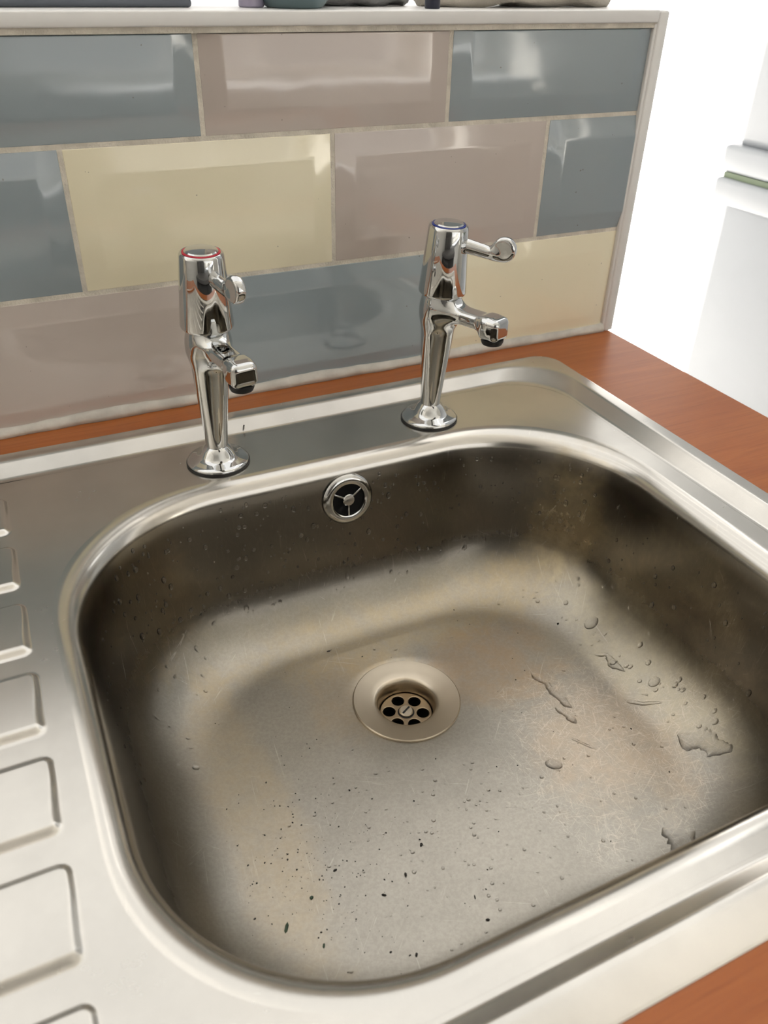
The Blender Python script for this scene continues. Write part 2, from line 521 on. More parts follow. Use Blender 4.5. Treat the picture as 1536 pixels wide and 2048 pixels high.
# row 0 (bottom)
r0 = ROWS[0]; r1 = ROWS[1]; r2 = ROWS[2]
for k, c in ((-5, 'tile_cream'), (-4, 'tile_taupe'), (-3, 'tile_grey'), (-2, 'tile_taupe'), (-1, 'tile_grey')):
    tile(k * P_ + g, (k + 1) * P_ - g, r0[0], r0[1], c)
tile(g, XE - 0.001, r0[0], r0[1], 'tile_cream')
for k, c in ((-5, 'tile_taupe'), (-4, 'tile_cream'), (-3, 'tile_taupe'), (-2, 'tile_grey'), (-1, 'tile_taupe')):
    tile(k * P_ + g, (k + 1) * P_ - g, r2[0], r2[1], c, cut_top=True)
tile(g, XE - 0.001, r2[0], r2[1], 'tile_grey', cut_top=True)
for k, c in ((-5.5, 'tile_grey'), (-4.5, 'tile_taupe'), (-3.5, 'tile_cream'), (-2.5, 'tile_grey'), (-1.5, 'tile_cream'), (-0.5, 'tile_taupe')):
    tile(k * P_ + g, (k + 1) * P_ - g, r1[0], r1[1], c)
tile(0.5 * P_ + g, XE - 0.001, r1[0], r1[1], 'tile_grey', cut_right=True)

# silicone bead where tiles meet the worktop, its edges uneven
V, F = [], []
n = 160
for i in range(n + 1):
    x = -1.2 + (XE + 1.2) * i / n
    w = 0.0040 + 0.0007 * math.sin(i * 0.9) * math.sin(i * 0.23) + random.uniform(-0.0004, 0.0004)
    hh = 0.0085 + 0.0012 * math.sin(i * 0.31 + 1) + random.uniform(-0.0005, 0.0005)
    V += [(x, 0.001, 0.0002), (x, -w, 0.0002), (x, -w * 0.86, hh * 0.38), (x, -0.0026, hh), (x, 0.001, hh)]
for i in range(n):
    for k in range(4):
        F.append((i * 5 + k, i * 5 + k + 1, i * 5 + k + 6, i * 5 + k + 5))
obj('silicone_bead', V, F, 'silicone', wall, smooth=True)

struct(box('trim_1', -1.7, 0.1995, -0.0050, 0.130, 0.2785, 0.2880, 'pvc', bevel=0.0012))
t2 = struct(box('trim_2', 0.1998, 0.2110, -0.0045, 0.130, 0.0003, 0.2875, 'pvc', bevel=0.0020))
box('trim_lip', 0.1975, 0.2005, -0.0030, 0.010, 0.0003, 0.2780, 'pvc', t2, bevel=0.0008)

# ------------------------------------------------------------------ worktop with its cut-out
bm = bmesh.new()
outer = [(-1.2, -0.64), (0.207, -0.64), (0.207, 0.0014), (-1.2, 0.0014)]
inner = [(-0.885, -0.537), (0.094, -0.537), (0.094, -0.046), (-0.885, -0.046)]
lv = {}
for z in (-0.038, 0.0):
    lv[z] = [[bm.verts.new((x, y, z)) for x, y in L] for L in (outer, inner)]
for z in lv:
    for i in range(4):
        j = (i + 1) % 4
        bm.faces.new((lv[z][0][i], lv[z][0][j], lv[z][1][j], lv[z][1][i]))
for L in (0, 1):
    for i in range(4):
        j = (i + 1) % 4
        bm.faces.new((lv[-0.038][L][i], lv[-0.038][L][j], lv[0.0][L][j], lv[0.0][L][i]))
wt = from_bm('worktop', bm, 'wood')
tag(wt, 'reddish cherry wood laminate worktop around the steel sink', 'worktop')

# base cabinet under the worktop (hidden by it from here)
cab = empty('base_cabinet', (0, 0, FLZ))
def cbx(nm, *a, **k):
    o = box(nm, *a, **k); o.parent = cab; o.matrix_parent_inverse = Matrix.Translation((0, 0, -FLZ)); return o
cbx('side_panel', 0.18, 0.198, -0.58, -0.002, FLZ + 0.10, -0.039, 'carcass')
cbx('side_panel', -1.19, -1.172, -0.58, -0.002, FLZ + 0.10, -0.039, 'carcass')
cbx('bottom_panel', -1.172, 0.18, -0.58, -0.002, FLZ + 0.10, FLZ + 0.118, 'carcass')
cbx('plinth', -1.17, 0.178, -0.53, -0.515, FLZ, FLZ + 0.0995, 'carcass')
for x0, x1, hx in ((-1.188, -0.735, -0.78), (-0.731, -0.277, -0.69), (-0.273, 0.196, -0.23)):
    d = cbx('door', x0, x1, -0.599, -0.581, FLZ + 0.105, -0.045, 'carcass', bevel=0.002)
    hb = box('handle', hx - 0.006, hx + 0.006, -0.625, -0.6, -0.24, -0.10, 'chrome', d, bevel=0.004)
tag(cab, 'pale base cabinet under the wood worktop', 'cabinet')

# ------------------------------------------------------------------ sink
DZ = -0.006                       # deck level; the worktop is z = 0
sink = empty('kitchen_sink', (0, 0, 0))
tag(sink, 'stainless steel inset sink with square bowl and ribbed drainer', 'sink')

# rim: raised flange and slope down to the deck
def rim_ring(x0, x1, y0, y1, r, z, rb=None):
    return [(x, y, z) for x, y in rrect(x0, x1, y0, y1, r, 14, rs=(rb or r, r, r, rb or r))]
XL = -0.92
rings = []
A = (XL + 0.028, 0.0830, -0.5225, -0.0600)     # slope foot
B = (XL + 0.016, 0.0975, -0.5340, -0.0430)     # slope crest
Cc = (XL, 0.1115, -0.5530, -0.0295)            # outer edge
def lerp(a, b_, t):
    return tuple(x + (y - x) * t for x, y in zip(a, b_))
H = 0.0084
for t, z in ((-0.16, 0.0), (-0.05, 0.0), (0.0, 0.0), (0.08, 0.02), (0.20, 0.12), (0.80, 0.84), (0.92, 0.96), (1.0, 0.995)):
    q = lerp(A, B, t)
    rings.append(rim_ring(*q, 0.030, DZ + H * z, 0.052 - 0.004 * t))
for t, z, r in ((0.14, 0.00225, 0.046), (0.5, 0.0014, 0.036), (0.90, 0.0006, 0.024), (0.975, 0.0004, 0.022), (1.0, 0.0002, 0.022), (0.99, 0.0001, 0.022)):
    q = lerp(B, Cc, t)
    rings.append(rim_ring(*q, 0.020, z, r))
V, F = loft(rings)
obj('rim', V, F, 'deck', sink, smooth=True)

# bowl: rings from the rounded lip down to the floor and to the waste hole
BX0, BX1, BY0, BY1 = -0.3790, 0.0655, -0.5130, -0.1205
NB = 224
prof = []                                     # (inset, z)
ra, wa = 0.0145, math.radians(82)             # lip radius, wall angle
for i in range(11):
    a = wa * i / 10
    prof.append((ra * math.sin(a), DZ - ra * (1 - math.cos(a))))
rf = 0.054
zf = -0.139
z_end = zf + rf * (1 - math.cos(wa))
d0, z0 = prof[-1]
d1 = d0 + (z0 - z_end) / math.tan(wa)
for i in range(1, 9):
    t = i / 9
    prof.append((d0 + (d1 - d0) * t, z0 + (z_end - z0) * t))
for i in range(15):
    a = wa * (1 - i / 14)
    prof.append((d1 + rf * (math.sin(wa) - math.sin(a)), zf + rf * (1 - math.cos(a))))
NW = len(prof)
DRX, DRY, DRZ = -0.1555, -0.2620, -0.1425
bowl_rings = []
for d, z in prof:
    r = 0.112 - 0.35 * d
    P = resample(rrect(BX0 + d, BX1 - d, BY0 + d, BY1 - d, r, 24, rs=(r + 0.004, r + 0.008, r, r)), NB)
    # sides bow out a little
    bowl_rings.append([(x, y, z) for x, y in P])
last = np.array(bowl_rings[-1])
for t in (0.06, 0.2, 0.4, 0.6, 0.8, 0.92, 1.0):
    ang = np.arctan2(last[:, 1] - DRY, last[:, 0] - DRX)
    hole = np.stack([DRX + 0.0395 * np.cos(ang), DRY + 0.0395 * np.sin(ang), np.full(NB, DRZ)], 1)
    q = last * (1 - t) + hole * t
    q[:, 2] = zf + (DRZ - zf) * (t ** 1.0) - (0.0008 if t == 1.0 else 0)
    bowl_rings.append([tuple(p) for p in q])
V, F = loft(bowl_rings)
bowl = obj('bowl', V, F, 'bowl', sink, smooth=True)
BR = np.array(bowl_rings)

# deck: flat plate between the bowl lip and the slope
cxb, cyb = (BX0 + BX1) / 2, (BY0 + BY1) / 2
XD = -0.3835
outline = np.array(rrect(XD, A[1] - 0.0022, A[2] + 0.0018, A[3] - 0.0026, 0.05, 16, rs=(0.052, 0.0005, 0.0005, 0.052)))
inner_r = np.array(bowl_rings[0])[:, :2]
angs = np.arctan2(inner_r[:, 1] - cyb, inner_r[:, 0] - cxb)
def cast(ang):
    d = np.array([math.cos(ang), math.sin(ang)]); best = None
    for i in range(len(outline)):
        p = outline[i] - (cxb, cyb); q = outline[(i + 1) % len(outline)] - (cxb, cyb); e = q - p
        den = d[0] * e[1] - d[1] * e[0]
        if abs(den) < 1e-12:
            continue
        t = (p[0] * e[1] - p[1] * e[0]) / den
        s = (p[0] * d[1] - p[1] * d[0]) / den
        if t > 0 and -1e-6 <= s <= 1 + 1e-6 and (best is None or t > best):
            best = t
    return (cxb + d[0] * best, cyb + d[1] * best)
outer_r = np.array([cast(a) for a in angs])
for cx_, cy_ in ((XD, A[2] + 0.002), (XD, A[3] - 0.002)):   # snap to the two square corners
    i = np.argmin(np.hypot(outer_r[:, 0] - cx_, outer_r[:, 1] - cy_)); outer_r[i] = (cx_, cy_)
rr = []
for t in (0, 0.02, 0.5, 1.0):
    q = inner_r * (1 - t) + outer_r * t
    rr.append([(x, y, DZ) for x, y in q])
V, F = loft(rr)
obj('deck', V, F, 'deck', sink, smooth=True)

# drainer: deck with raised panels, grooves between them
xs = np.unique(np.concatenate([np.linspace(A[0] + 0.002, -0.82, 6), np.linspace(-0.82, -0.40, 30), np.linspace(-0.40, XD, 24)]))
ys = np.linspace(A[3] - 0.002, A[2] + 0.002, 330)
panels = [(-0.0870 - 0.0625 * k, -0.1325 - 0.0625 * k) for k in range(7)]
def sst(a, b_, x):
    t = np.clip((x - a) / (b_ - a), 0, 1); return t * t * (3 - 2 * t)
X, Y = np.meshgrid(xs, ys, indexing='ij')
Z = np.full_like(X, 0.0)
for yb, yf in panels:
    rcx, rcy = (-0.845 - 0.3925) / 2, (yb + yf) / 2
    hx, hy, r = (0.845 - 0.3925) / 2, (yb - yf) / 2, 0.005
    qx = np.maximum(np.abs(X - rcx) - hx + r, 0); qy = np.maximum(np.abs(Y - rcy) - hy + r, 0)
    dd = np.hypot(qx, qy) - r + np.minimum(np.maximum(np.abs(X - rcx) - hx + r, np.abs(Y - rcy) - hy + r), 0)
    wd = 0.0028 + 0.0026 * sst(rcy + 0.014, rcy - 0.014, Y)
    Z = np.maximum(Z, 0.0030 * sst(0.0010, 0.0010 - wd, dd))
V = [(X[i, j], Y[i, j], DZ + Z[i, j]) for i in range(len(xs)) for j in range(len(ys))]
ny = len(ys)
F = [(i * ny + j, i * ny + j + 1, (i + 1) * ny + j + 1, (i + 1) * ny + j) for i in range(len(xs) - 1) for j in range(ny - 1)]
obj('drainer', V, F, 'deck', sink, smooth=True)

# waste: dished flange, cup, strainer plate with six holes, slotted screw
def at(o, x, y, z):
    o.location = (x, y, z); return o
waste = at(lathe('waste_flange', [(0.0405, -0.0012), (0.0405, 0.0006), (0.0398, 0.0012), (0.036, 0.0006), (0.030, -0.0006), (0.0250, -0.0012),
              (0.0232, -0.0018), (0.0218, -0.0034), (0.0210, -0.0060), (0.0205, -0.0150), (0.0200, -0.0175)], 64, 'waste', sink, cap0=False, cap1=False), DRX, DRY, DRZ)
def plate_with_holes(name, r, holes, thick, mat, parent):
    cu = bpy.data.curves.new(name, 'CURVE'); cu.dimensions = '2D'; cu.fill_mode = 'BOTH'; cu.extrude = thick / 2
    cu.bevel_depth = 0.0006; cu.bevel_resolution = 1
    for (cx, cy, rad, n_) in [(0, 0, r, 64)] + holes:
        sp = cu.splines.new('POLY'); sp.points.add(n_ - 1); sp.use_cyclic_u = True
        for i in range(n_):
            a = 2 * math.pi * i / n_
            sp.points[i].co = (cx + rad * math.cos(a), cy + rad * math.sin(a), 0, 1)
    tmp = bpy.data.objects.new(name + '_tmp', cu)
    COL.objects.link(tmp)
    bpy.context.view_layer.update()
    me = bpy.data.meshes.new_from_object(tmp.evaluated_get(bpy.context.evaluated_depsgraph_get()))
    bpy.data.objects.remove(tmp)
    me.name = name
    me.materials.clear(); me.materials.append(M[mat])
    o = bpy.data.objects.new(name, me); COL.objects.link(o); o.parent = parent
    smooth_by_angle(o, 40)
    return o
holes = [(0.0128 * math.cos(math.radians(a)), 0.0128 * math.sin(math.radians(a)), 0.0053, 28) for a in (33, 93, 153, 213, 273, 333)]
st = at(plate_with_holes('strainer', 0.0192, holes, 0.0016, 'strainer', waste), 0, 0, -0.0150)
at(lathe('screw_shade_ring', [(0.0064, 0.0), (0.0064, 0.0004), (0.0, 0.0004)], 28, 'void', st), 0, 0, 0.0011)  # raised dark disc painted as the shade round the screw
scr = at(lathe('screw', [(0.0054, 0.0), (0.0054, 0.0016), (0.0046, 0.0024), (0.0, 0.0026)], 28, 'waste', st), 0, 0, 0.0012)
sl = box('slot_shade_bar', -0.0040, 0.0040, -0.0006, 0.0006, 0.0036, 0.0042, 'void', st); sl.rotation_euler = (0, 0, math.radians(28))  # dark bar standing for the shade in the screw head
at(lathe('drain_pipe', [(0.0200, 0.0), (0.0200, -0.06), (0.0, -0.06)], 32, 'void', waste, cap0=False), 0, 0, -0.0170)

# overflow in the back wall of the bowl
ovz = -0.0375
inset = np.interp(-ovz, [-p[1] for p in prof], [p[0] for p in prof])
ov = empty('overflow', (-0.1500, BY1 - inset - 0.0006, ovz)); ov.parent = sink
ov.rotation_euler = (math.radians(90 - 8), 0, 0)     # local +z looks out of the wall towards the room
lathe('overflow_ring', [(0.0212, 0.0), (0.0212, 0.0012), (0.0200, 0.0026), (0.0180, 0.0034), (0.0150, 0.0036), (0.0138, 0.0030), (0.0134, 0.0016), (0.0134, 0.0002)], 48, 'chrome', ov, cap0=False, cap1=False)
lathe('overflow_shade_disc', [(0.0134, 0.0003), (0.0, 0.0003)], 32, 'void', ov)  # flat dark disc painted as the shade of the overflow hole
lathe('hub', [(0.0050, 0.0004), (0.0050, 0.0032), (0.0044, 0.0038), (0.0, 0.0041)], 24, 'chrome', ov)
for a in (35, 150, 268):
    s = box('spoke', 0.004, 0.0137, -0.0007, 0.0007, 0.0006, 0.0028, 'chrome', ov, bevel=0.0003)
    s.rotation_euler = (0, 0, math.radians(a))

# ------------------------------------------------------------------ taps (local x = towards the spout)
def tap_body(P):
    pil = sd_cone(P, (0.000, 0, 0.006), (0.0045, 0, 0.098), 0.0078, 0.0142)
    neck = sd_cone(P, (0.0045, 0, 0.095), (0.0055, 0, 0.116), 0.0145, 0.0142)
    bar = sd_rbox(P, (0.030, 0, 0.0985), (0.030, 0.0086, 0.0056), 0.0042)
    noz = sd_rbox(P, (0.0570, 0, 0.0962), (0.0090, 0.0094, 0.0088), 0.0046)
    d = smin(pil, neck, 0.006)
    d = smin(d, bar, 0.013)
    return smin(d, noz, 0.004)
def lever_fn(P):
    bar = sd_cone(P, (0.010, 0, 0.1505), (0.044, 0, 0.1455), 0.0060, 0.0048, (1, 1.3, 1))
    q = P - np.array((0.0515, 0, 0.1500))
    rad = np.sqrt(q[..., 0] ** 2 + q[..., 2] ** 2) - 0.0068
    v = np.abs(q[..., 1]) - 0.0012
    pad = np.sqrt(np.maximum(rad, 0) ** 2 + np.maximum(v, 0) ** 2) + np.minimum(np.maximum(rad, v), 0) - 0.0024
    return smin(bar, pad, 0.0045)

def make_tap(loc, spout_deg, lever_deg, ringmat, label):
    t = empty('pillar_tap', loc, math.radians(spout_deg))
    tag(t, label, 'tap', 'chrome lever taps on the sink')
    lathe('washer', [(0.0240, 0.0), (0.0242, 0.0014), (0.0, 0.0014)], 48, 'rubber', t)
    lathe('base_flange', [(0.0236, 0.0015), (0.0236, 0.0024), (0.0228, 0.0034), (0.0205, 0.0044), (0.0170, 0.0054), (0.0148, 0.0066), (0.0132, 0.0086), (0.0118, 0.0110), (0.0100, 0.0134), (0.0082, 0.0150), (0.0070, 0.0158)], 64, 'chrome', t, cap0=False, cap1=False)
    sdf_mesh('body', tap_body, (-0.020, -0.022, 0.0), (0.072, 0.022, 0.132), 0.0013, 'chrome', t)
    ae = at(lathe('aerator', [(0.0086, 0.0), (0.0086, -0.0020), (0.0076, -0.0042), (0.0060, -0.0046), (0.0, -0.0040)], 32, 'rubber', t), 0.0570, 0, 0.0882)
    hd = empty('tap_head', (0.0060, 0, 0.1115)); hd.parent = t
    hd.rotation_euler = (0, math.radians(3.0), 0)
    hg = lathe('tap_head', [(0.0, 0.003), (0.0166, 0.003), (0.0168, 0.0006), (0.0176, 0.0), (0.0184, 0.0008), (0.0186, 0.0022), (0.0150, 0.0496), (0.0145, 0.0512), (0.0136, 0.0520), (0.0129, 0.0519), (0.0128, 0.0512),
                        (0.0, 0.0512)], 64, 'chrome', t)
    hg.location = hd.location; hg.rotation_euler = hd.rotation_euler
    bpy.data.objects.remove(hd)
    lathe('indicator_ring', [(0.0127, 0.0513), (0.0127, 0.0522), (0.0114, 0.0524), (0.0114, 0.0513)], 48, ringmat, hg, cap0=False, cap1=False)
    lathe('cap', [(0.0113, 0.0513), (0.0113, 0.0526), (0.0106, 0.0534), (0.0060, 0.0540), (0.0, 0.0542)], 48, 'chrome', hg, cap0=False)
    lv_ = sdf_mesh('lever', lever_fn, (0.002, -0.012, 0.134), (0.068, 0.012, 0.166), 0.0011, 'chrome', t)
    lv_.rotation_euler = (0, 0, math.radians(lever_deg - spout_deg))
    return t
make_tap((-0.2393, -0.0935, DZ), -82, -78, 'red', 'chrome pillar tap with red ring, nearer the drainer')
make_tap((-0.0548, -0.0938, DZ), -68, -50, 'blue', 'chrome pillar tap with blue ring, nearer the white fridge')

# ------------------------------------------------------------------ fridge freezer beyond the worktop end
FX, FY0, FY1 = 0.55, -0.39, 0.21
fr = empty('fridge_freezer', (FX, (FY0 + FY1) / 2, FLZ))
tag(fr, 'white fridge freezer standing in bright light past the worktop', 'fridge')
def fbx(nm, x0, x1, y0, y1, z0, z1, mat, parent=None, **k):
    o = box(nm, x0, x1, y0, y1, z0, z1, mat, None, **k)
    o.parent = parent or fr
    if parent is None:
        o.matrix_parent_inverse = Matrix.Translation((-FX, -(FY0 + FY1) / 2, -FLZ))
    return o
fbx('cabinet', FX + 0.062, FX + 0.60, FY0 + 0.004, FY1 - 0.004, FLZ + 0.02, 0.86, 'fridge', bevel=0.006)
dl = fbx('door', FX, FX + 0.060, FY0, FY1, FLZ + 0.06, 0.068, 'fridge', bevel=0.018, seg=4)
du = fbx('door', FX, FX + 0.060, FY0, FY1, 0.122, 0.86, 'fridge', bevel=0.018, seg=4)
fbx('trim_strip', FX - 0.012, FX + 0.05, FY0 + 0.002, FY1 + 0.002, 0.0955, 0.128, 'fridge', bevel=0.006, seg=3)
fbx('trim_strip', FX - 0.016, FX + 0.05, FY0 + 0.002, FY1 + 0.002, 0.056, 0.0885, 'fridge', bevel=0.006, seg=3)
fbx('door_seal', FX - 0.009, FX + 0.058, FY0 + 0.006, FY1 - 0.006, 0.0887, 0.0953, 'seal')
for yy in (FY0 + 0.05, FY1 - 0.05):
    o = at(lathe('foot', [(0.02, 0), (0.02, 0.019), (0.012, 0.0205)], 16, 'rubber', fr), 0.12, yy - (FY0 + FY1) / 2, 0)

# ------------------------------------------------------------------ things on the sill (only their lowest edge shows)
SZ = 0.2881
def crumple(name, x0, x1, y0, y1, h, mat, label, seed, cat):
    r = np.random.default_rng(seed)
    nu, nv = 48, 20
    V, F = [], []
    ph = r.uniform(0, 6.28, 8)
    for i in range(nu):
        u = i / (nu - 1)
        for j in range(nv):
            a = math.pi * 2 * j / nv
            w = math.sin(math.pi * min(max(u, 0.02), 0.98)) ** 0.35
            fold = 1 + 0.16 * math.sin(5 * u * 3.1 + ph[0] + 2 * math.sin(a)) + 0.10 * math.sin(a * 4 + ph[1] + 9 * u) + 0.05 * math.sin(a * 7 + 17 * u + ph[2])
            yy = (y0 + y1) / 2 + (y1 - y0) / 2 * w * math.cos(a) * (0.92 + 0.08 * math.sin(12 * u + ph[3]))
            zz = SZ + max(0.0, h * 0.46 * w * (math.sin(a) * fold + 0.9))
            V.append((x0 + (x1 - x0) * u, yy, zz))
    for i in range(nu - 1):
        for j in range(nv):
            k = (j + 1) % nv
            F.append((i * nv + j, i * nv + k, (i + 1) * nv + k, (i + 1) * nv + j))
    F.append(tuple(range(nv))); F.append(tuple(range((nu - 1) * nv, nu * nv)))
    return tag(obj(name, V, F, mat, None, smooth=True), label, cat)
crumple('folded_cloth', -0.005, 0.178, 0.012, 0.085, 0.05, 'cloth', 'crumpled cream cloth at the right end of the white sill', 3, 'cloth')
crumple('folded_cloth', -0.110, -0.012, 0.030, 0.10, 0.04, 'grey_cloth', 'flat grey cloth lying on the middle of the white sill', 5, 'cloth')
tray = empty('shallow_tray', (-0.28, 0.07, SZ))
tag(tray, 'slate grey shallow tray on the left of the white sill', 'tray')
box('base', -0.15, 0.085, -0.040, 0.045, 0.0, 0.006, 'slate', tray, bevel=0.002)
for a in ((-0.15, 0.085, -0.040, -0.034), (-0.15, 0.085, 0.039, 0.045), (-0.15, -0.144, -0.034, 0.039), (0.079, 0.085, -0.034, 0.039)):
    box('side', a[0], a[1], a[2], a[3], 0.006, 0.03, 'slate', tray)
o = at(lathe('small_bottle', [(0.0085, 0), (0.0095, 0.001), (0.0095, 0.03), (0.005, 0.036), (0.005, 0.042), (0, 0.042)], 24, 'lilac', None), -0.150, 0.035, SZ)
tag(o, 'small lilac bottle beside the slate tray on the sill', 'bottle')
o = at(lathe('small_dish', [(0.020, 0), (0.022, 0.001), (0.034, 0.016), (0.033, 0.0165), (0.021, 0.003), (0, 0.002)], 36, 'teal', None), -0.105, 0.020, SZ)
o.location.y = -0.004 + 0.036
o.location.x = -0.118
tag(o, 'small teal dish on the sill above the taupe tile', 'dish')
o = at(lathe('small_bottle', [(0.0055, 0), (0.006, 0.0008), (0.006, 0.028), (0.003, 0.032), (0.003, 0.038), (0, 0.038)], 20, 'navy', None), -0.0085, 0.020, SZ)
o.location.x = -0.0115
o.location.y = 0.0135
tag(o, 'small navy bottle next to the crumpled cream cloth', 'bottle')

# ------------------------------------------------------------------ water in the bowl
def surf(i, s):
    """point and normal on the bowl: perimeter index i (float), profile ring s (float)"""
    i0 = int(i) % NB; i1 = (i0 + 1) % NB; fi = i - int(i)
    s0 = int(s); s1 = min(s0 + 1, len(BR) - 1); fs = s - s0
    q = lambda a, b_: BR[a, b_]
    p = (q(s0, i0) * (1 - fi) + q(s0, i1) * fi) * (1 - fs) + (q(s1, i0) * (1 - fi) + q(s1, i1) * fi) * fs
    tu = q(s0, i1) - q(s0, i0); tv = q(s1, i0) - q(s0, i0)
    nrm = np.cross(tu, tv); nrm /= (np.linalg.norm(nrm) + 1e-12)
    c = np.array((cxb, cyb, 0.05)) - p
    if nrm @ c < 0:
        nrm = -nrm
    return p, nrm
def dome(p, nrm, r, V, F, h=0.42, stretch=1.0, seg=10):
    nrm = Vector(nrm); down = Vector((0, 0, -1)) - nrm * (-nrm.z)
    if down.length < 0.2:
        down = Vector((math.cos(r * 9e5), math.sin(r * 9e5), 0)); down -= nrm * down.dot(nrm)
    down.normalize(); side = nrm.cross(down)
    base = len(V)
    for (rr_, hh_) in ((1.0, -0.06), (0.94, 0.35), (0.72, 0.72), (0.38, 0.94)):
        for k in range(seg):
            a = 2 * math.pi * k / seg
            w = Vector(p) + side * (rr_ * r * math.cos(a)) + down * (rr_ * r * stretch * math.sin(a)) + nrm * (hh_ * r * h)
            V.append(tuple(w))
    V.append(tuple(Vector(p) + nrm * (r * h)))
    for q in range(3):
        for k in range(seg):
            j = (k + 1) % seg
            F.append((base + q * seg + k, base + q * seg + j, base + (q + 1) * seg + j, base + (q + 1) * seg + k))
    for k in range(seg):
        F.append((base + 3 * seg + k, base + 3 * seg + (k + 1) % seg, base + 4 * seg))
bpy.context.view_layer.update()
def floor_z(x, y):
    """height and normal of the bowl under (x, y)"""
    hit, loc, nrm, idx = bowl.ray_cast(Vector((x, y, 0.05)), Vector((0, 0, -1)))
    return (loc.z, nrm if nrm.z > 0 else -nrm) if hit else (zf, Vector((0, 0, 1)))
V, F = [], []
# perimeter index of the back wall: rings start at the right-back corner and run counter-clockwise
perim = BR[12]
def pick(xa, xb, ya, yb):
    ok = np.where((perim[:, 0] > xa) & (perim[:, 0] < xb) & (perim[:, 1] > ya) & (perim[:, 1] < yb))[0]
    return ok
zones = [(pick(-0.34, 0.05, -0.21, 0), 420, 10.5, 24.0), (pick(0.02, 0.1, -0.40, -0.15), 150, 12.0, 30.0), (pick(-0.4, -0.30, -0.30, -0.15), 70, 13.0, 30.0)]
for idxs, cnt, s0, s1 in zones:
    for _ in range(cnt):
        i = random.choice(list(idxs)) + random.random()
        p, nn = surf(i, random.uniform(s0, s1))
        r = 0.00065 + 0.0016 * random.random() ** 3
        dome(p, nn, r, V, F, h=0.55, stretch=random.uniform(1.0, 1.6))
# loose drops on the floor
for _ in range(300):
    x = random.uniform(-0.28, 0.0); y = random.uniform(-0.46, -0.20)
    dxy = math.hypot(x - DRX, y - DRY)
    if dxy < 0.044:
        continue
    if random.random() < 0.4:
        x = random.gauss(-0.17, 0.04); y = random.gauss(-0.37, 0.03)
    if math.hypot(x - DRX, y - DRY) < 0.044:
        continue
    z, nn = floor_z(x, y)
    dome((x, y, z), tuple(nn), 0.0005 + 0.0010 * random.random() ** 3, V, F, h=0.62)
drops = obj('water_droplets', V, F, 'water', None, smooth=True)
tag(drops, 'scattered tiny water droplets clinging inside the steel bowl', 'water drops', kind='stuff')

def film(pts, label, wid=0.0022, hgt=0.0012, seed=1):
    """a thin sheet of water with a wavering outline following the polyline pts"""
    r = random.Random(seed)
    V, F = [], []
    P = []
    for a, b_ in zip(pts[:-1], pts[1:]):
        L = math.hypot(b_[0] - a[0], b_[1] - a[1]); k = max(3, int(L / 0.0015))
        for i in range(k):
            t = i / k; P.append((a[0] + (b_[0] - a[0]) * t, a[1] + (b_[1] - a[1]) * t, a[2] + (b_[2] - a[2]) * t))
    P.append(pts[-1])
    n_ = len(P)
    ph = r.uniform(0, 6)
    rows = []
    for i, (x, y, w) in enumerate(P):
        a = P[max(i - 1, 0)]; b_ = P[min(i + 1, n_ - 1)]
        tx, ty = b_[0] - a[0], b_[1] - a[1]; L = math.hypot(tx, ty) + 1e-9
        nx_, ny_ = -ty / L, tx / L
        end = math.sin(math.pi * min(1, (min(i, n_ - 1 - i) + 0.3) / max(3, n_ * 0.12)) / 2)
        w1 = w * end * (1 + 0.35 * math.sin(i * 0.55 + ph) + 0.2 * r.uniform(-1, 1)); w2 = w * end * (1 + 0.35 * math.sin(i * 0.43 + ph * 2) + 0.2 * r.uniform(-1, 1))
        row = []
        for u, hh in ((-1, -0.15), (-0.82, 0.7), (-0.3, 1), (0.3, 1), (0.82, 0.7), (1, -0.15)):
            ww = w1 if u < 0 else w2
            px, py = x + nx_ * ww * u, y + ny_ * ww * u
            z, _n = floor_z(px, py)
            row.append(len(V)); V.append((px, py, z + hgt * hh * end))
        rows.append(row)
    for a, b_ in zip(rows[:-1], rows[1:]):
        for k in range(5):
            F.append((a[k], a[k + 1], b_[k + 1], b_[k]))
    o = obj('water_trickle', V, F, 'water', None, smooth=True)
    return tag(o, label, 'water', 'water left on the bowl floor')
bpy.context.view_layer.update()
film([(-0.0555, -0.2790, 0.0028), (-0.0515, -0.2925, 0.0030), (-0.0505, -0.3140, 0.0034), (-0.0480, -0.322, 0.002)], 'wavy water trickle right of the waste, longest of them', seed=2)
film([(-0.0590, -0.3165, 0.0020), (-0.0555, -0.3285, 0.0034), (-0.054, -0.336, 0.0015)], 'short wet smear just below the longest trickle', seed=3)
film([(0.0000, -0.2855, 0.0012), (0.0070, -0.2910, 0.0024), (0.0055, -0.3022, 0.0030), (0.0080, -0.3125, 0.0012)], 'branched trickle of water near the right fillet of the bowl', seed=4)
film([(-0.0085, -0.3355, 0.0012), (0.0, -0.342, 0.0016), (0.0110, -0.3504, 0.0008)], 'thin straight streak of water towards the right wall', seed=5)
film([(0.0025, -0.3770, 0.0040), (0.0080, -0.3880, 0.0085), (0.0140, -0.3990, 0.0075), (0.0165, -0.4110, 0.004)], 'wide shallow puddle against the right fillet of the bowl', seed=6)
film([(-0.0570, -0.4310, 0.0035), (-0.0560, -0.4400, 0.0095), (-0.0530, -0.4500, 0.0085), (-0.0480, -0.4570, 0.004)], 'shallow puddle by the front lip of the bowl', seed=7)
film([(-0.0660, -0.3450, 0.0007), (-0.0600, -0.3550, 0.0009), (-0.0560, -0.3610, 0.0005)], 'hair-thin water streak in the middle of the worn patch', seed=8)
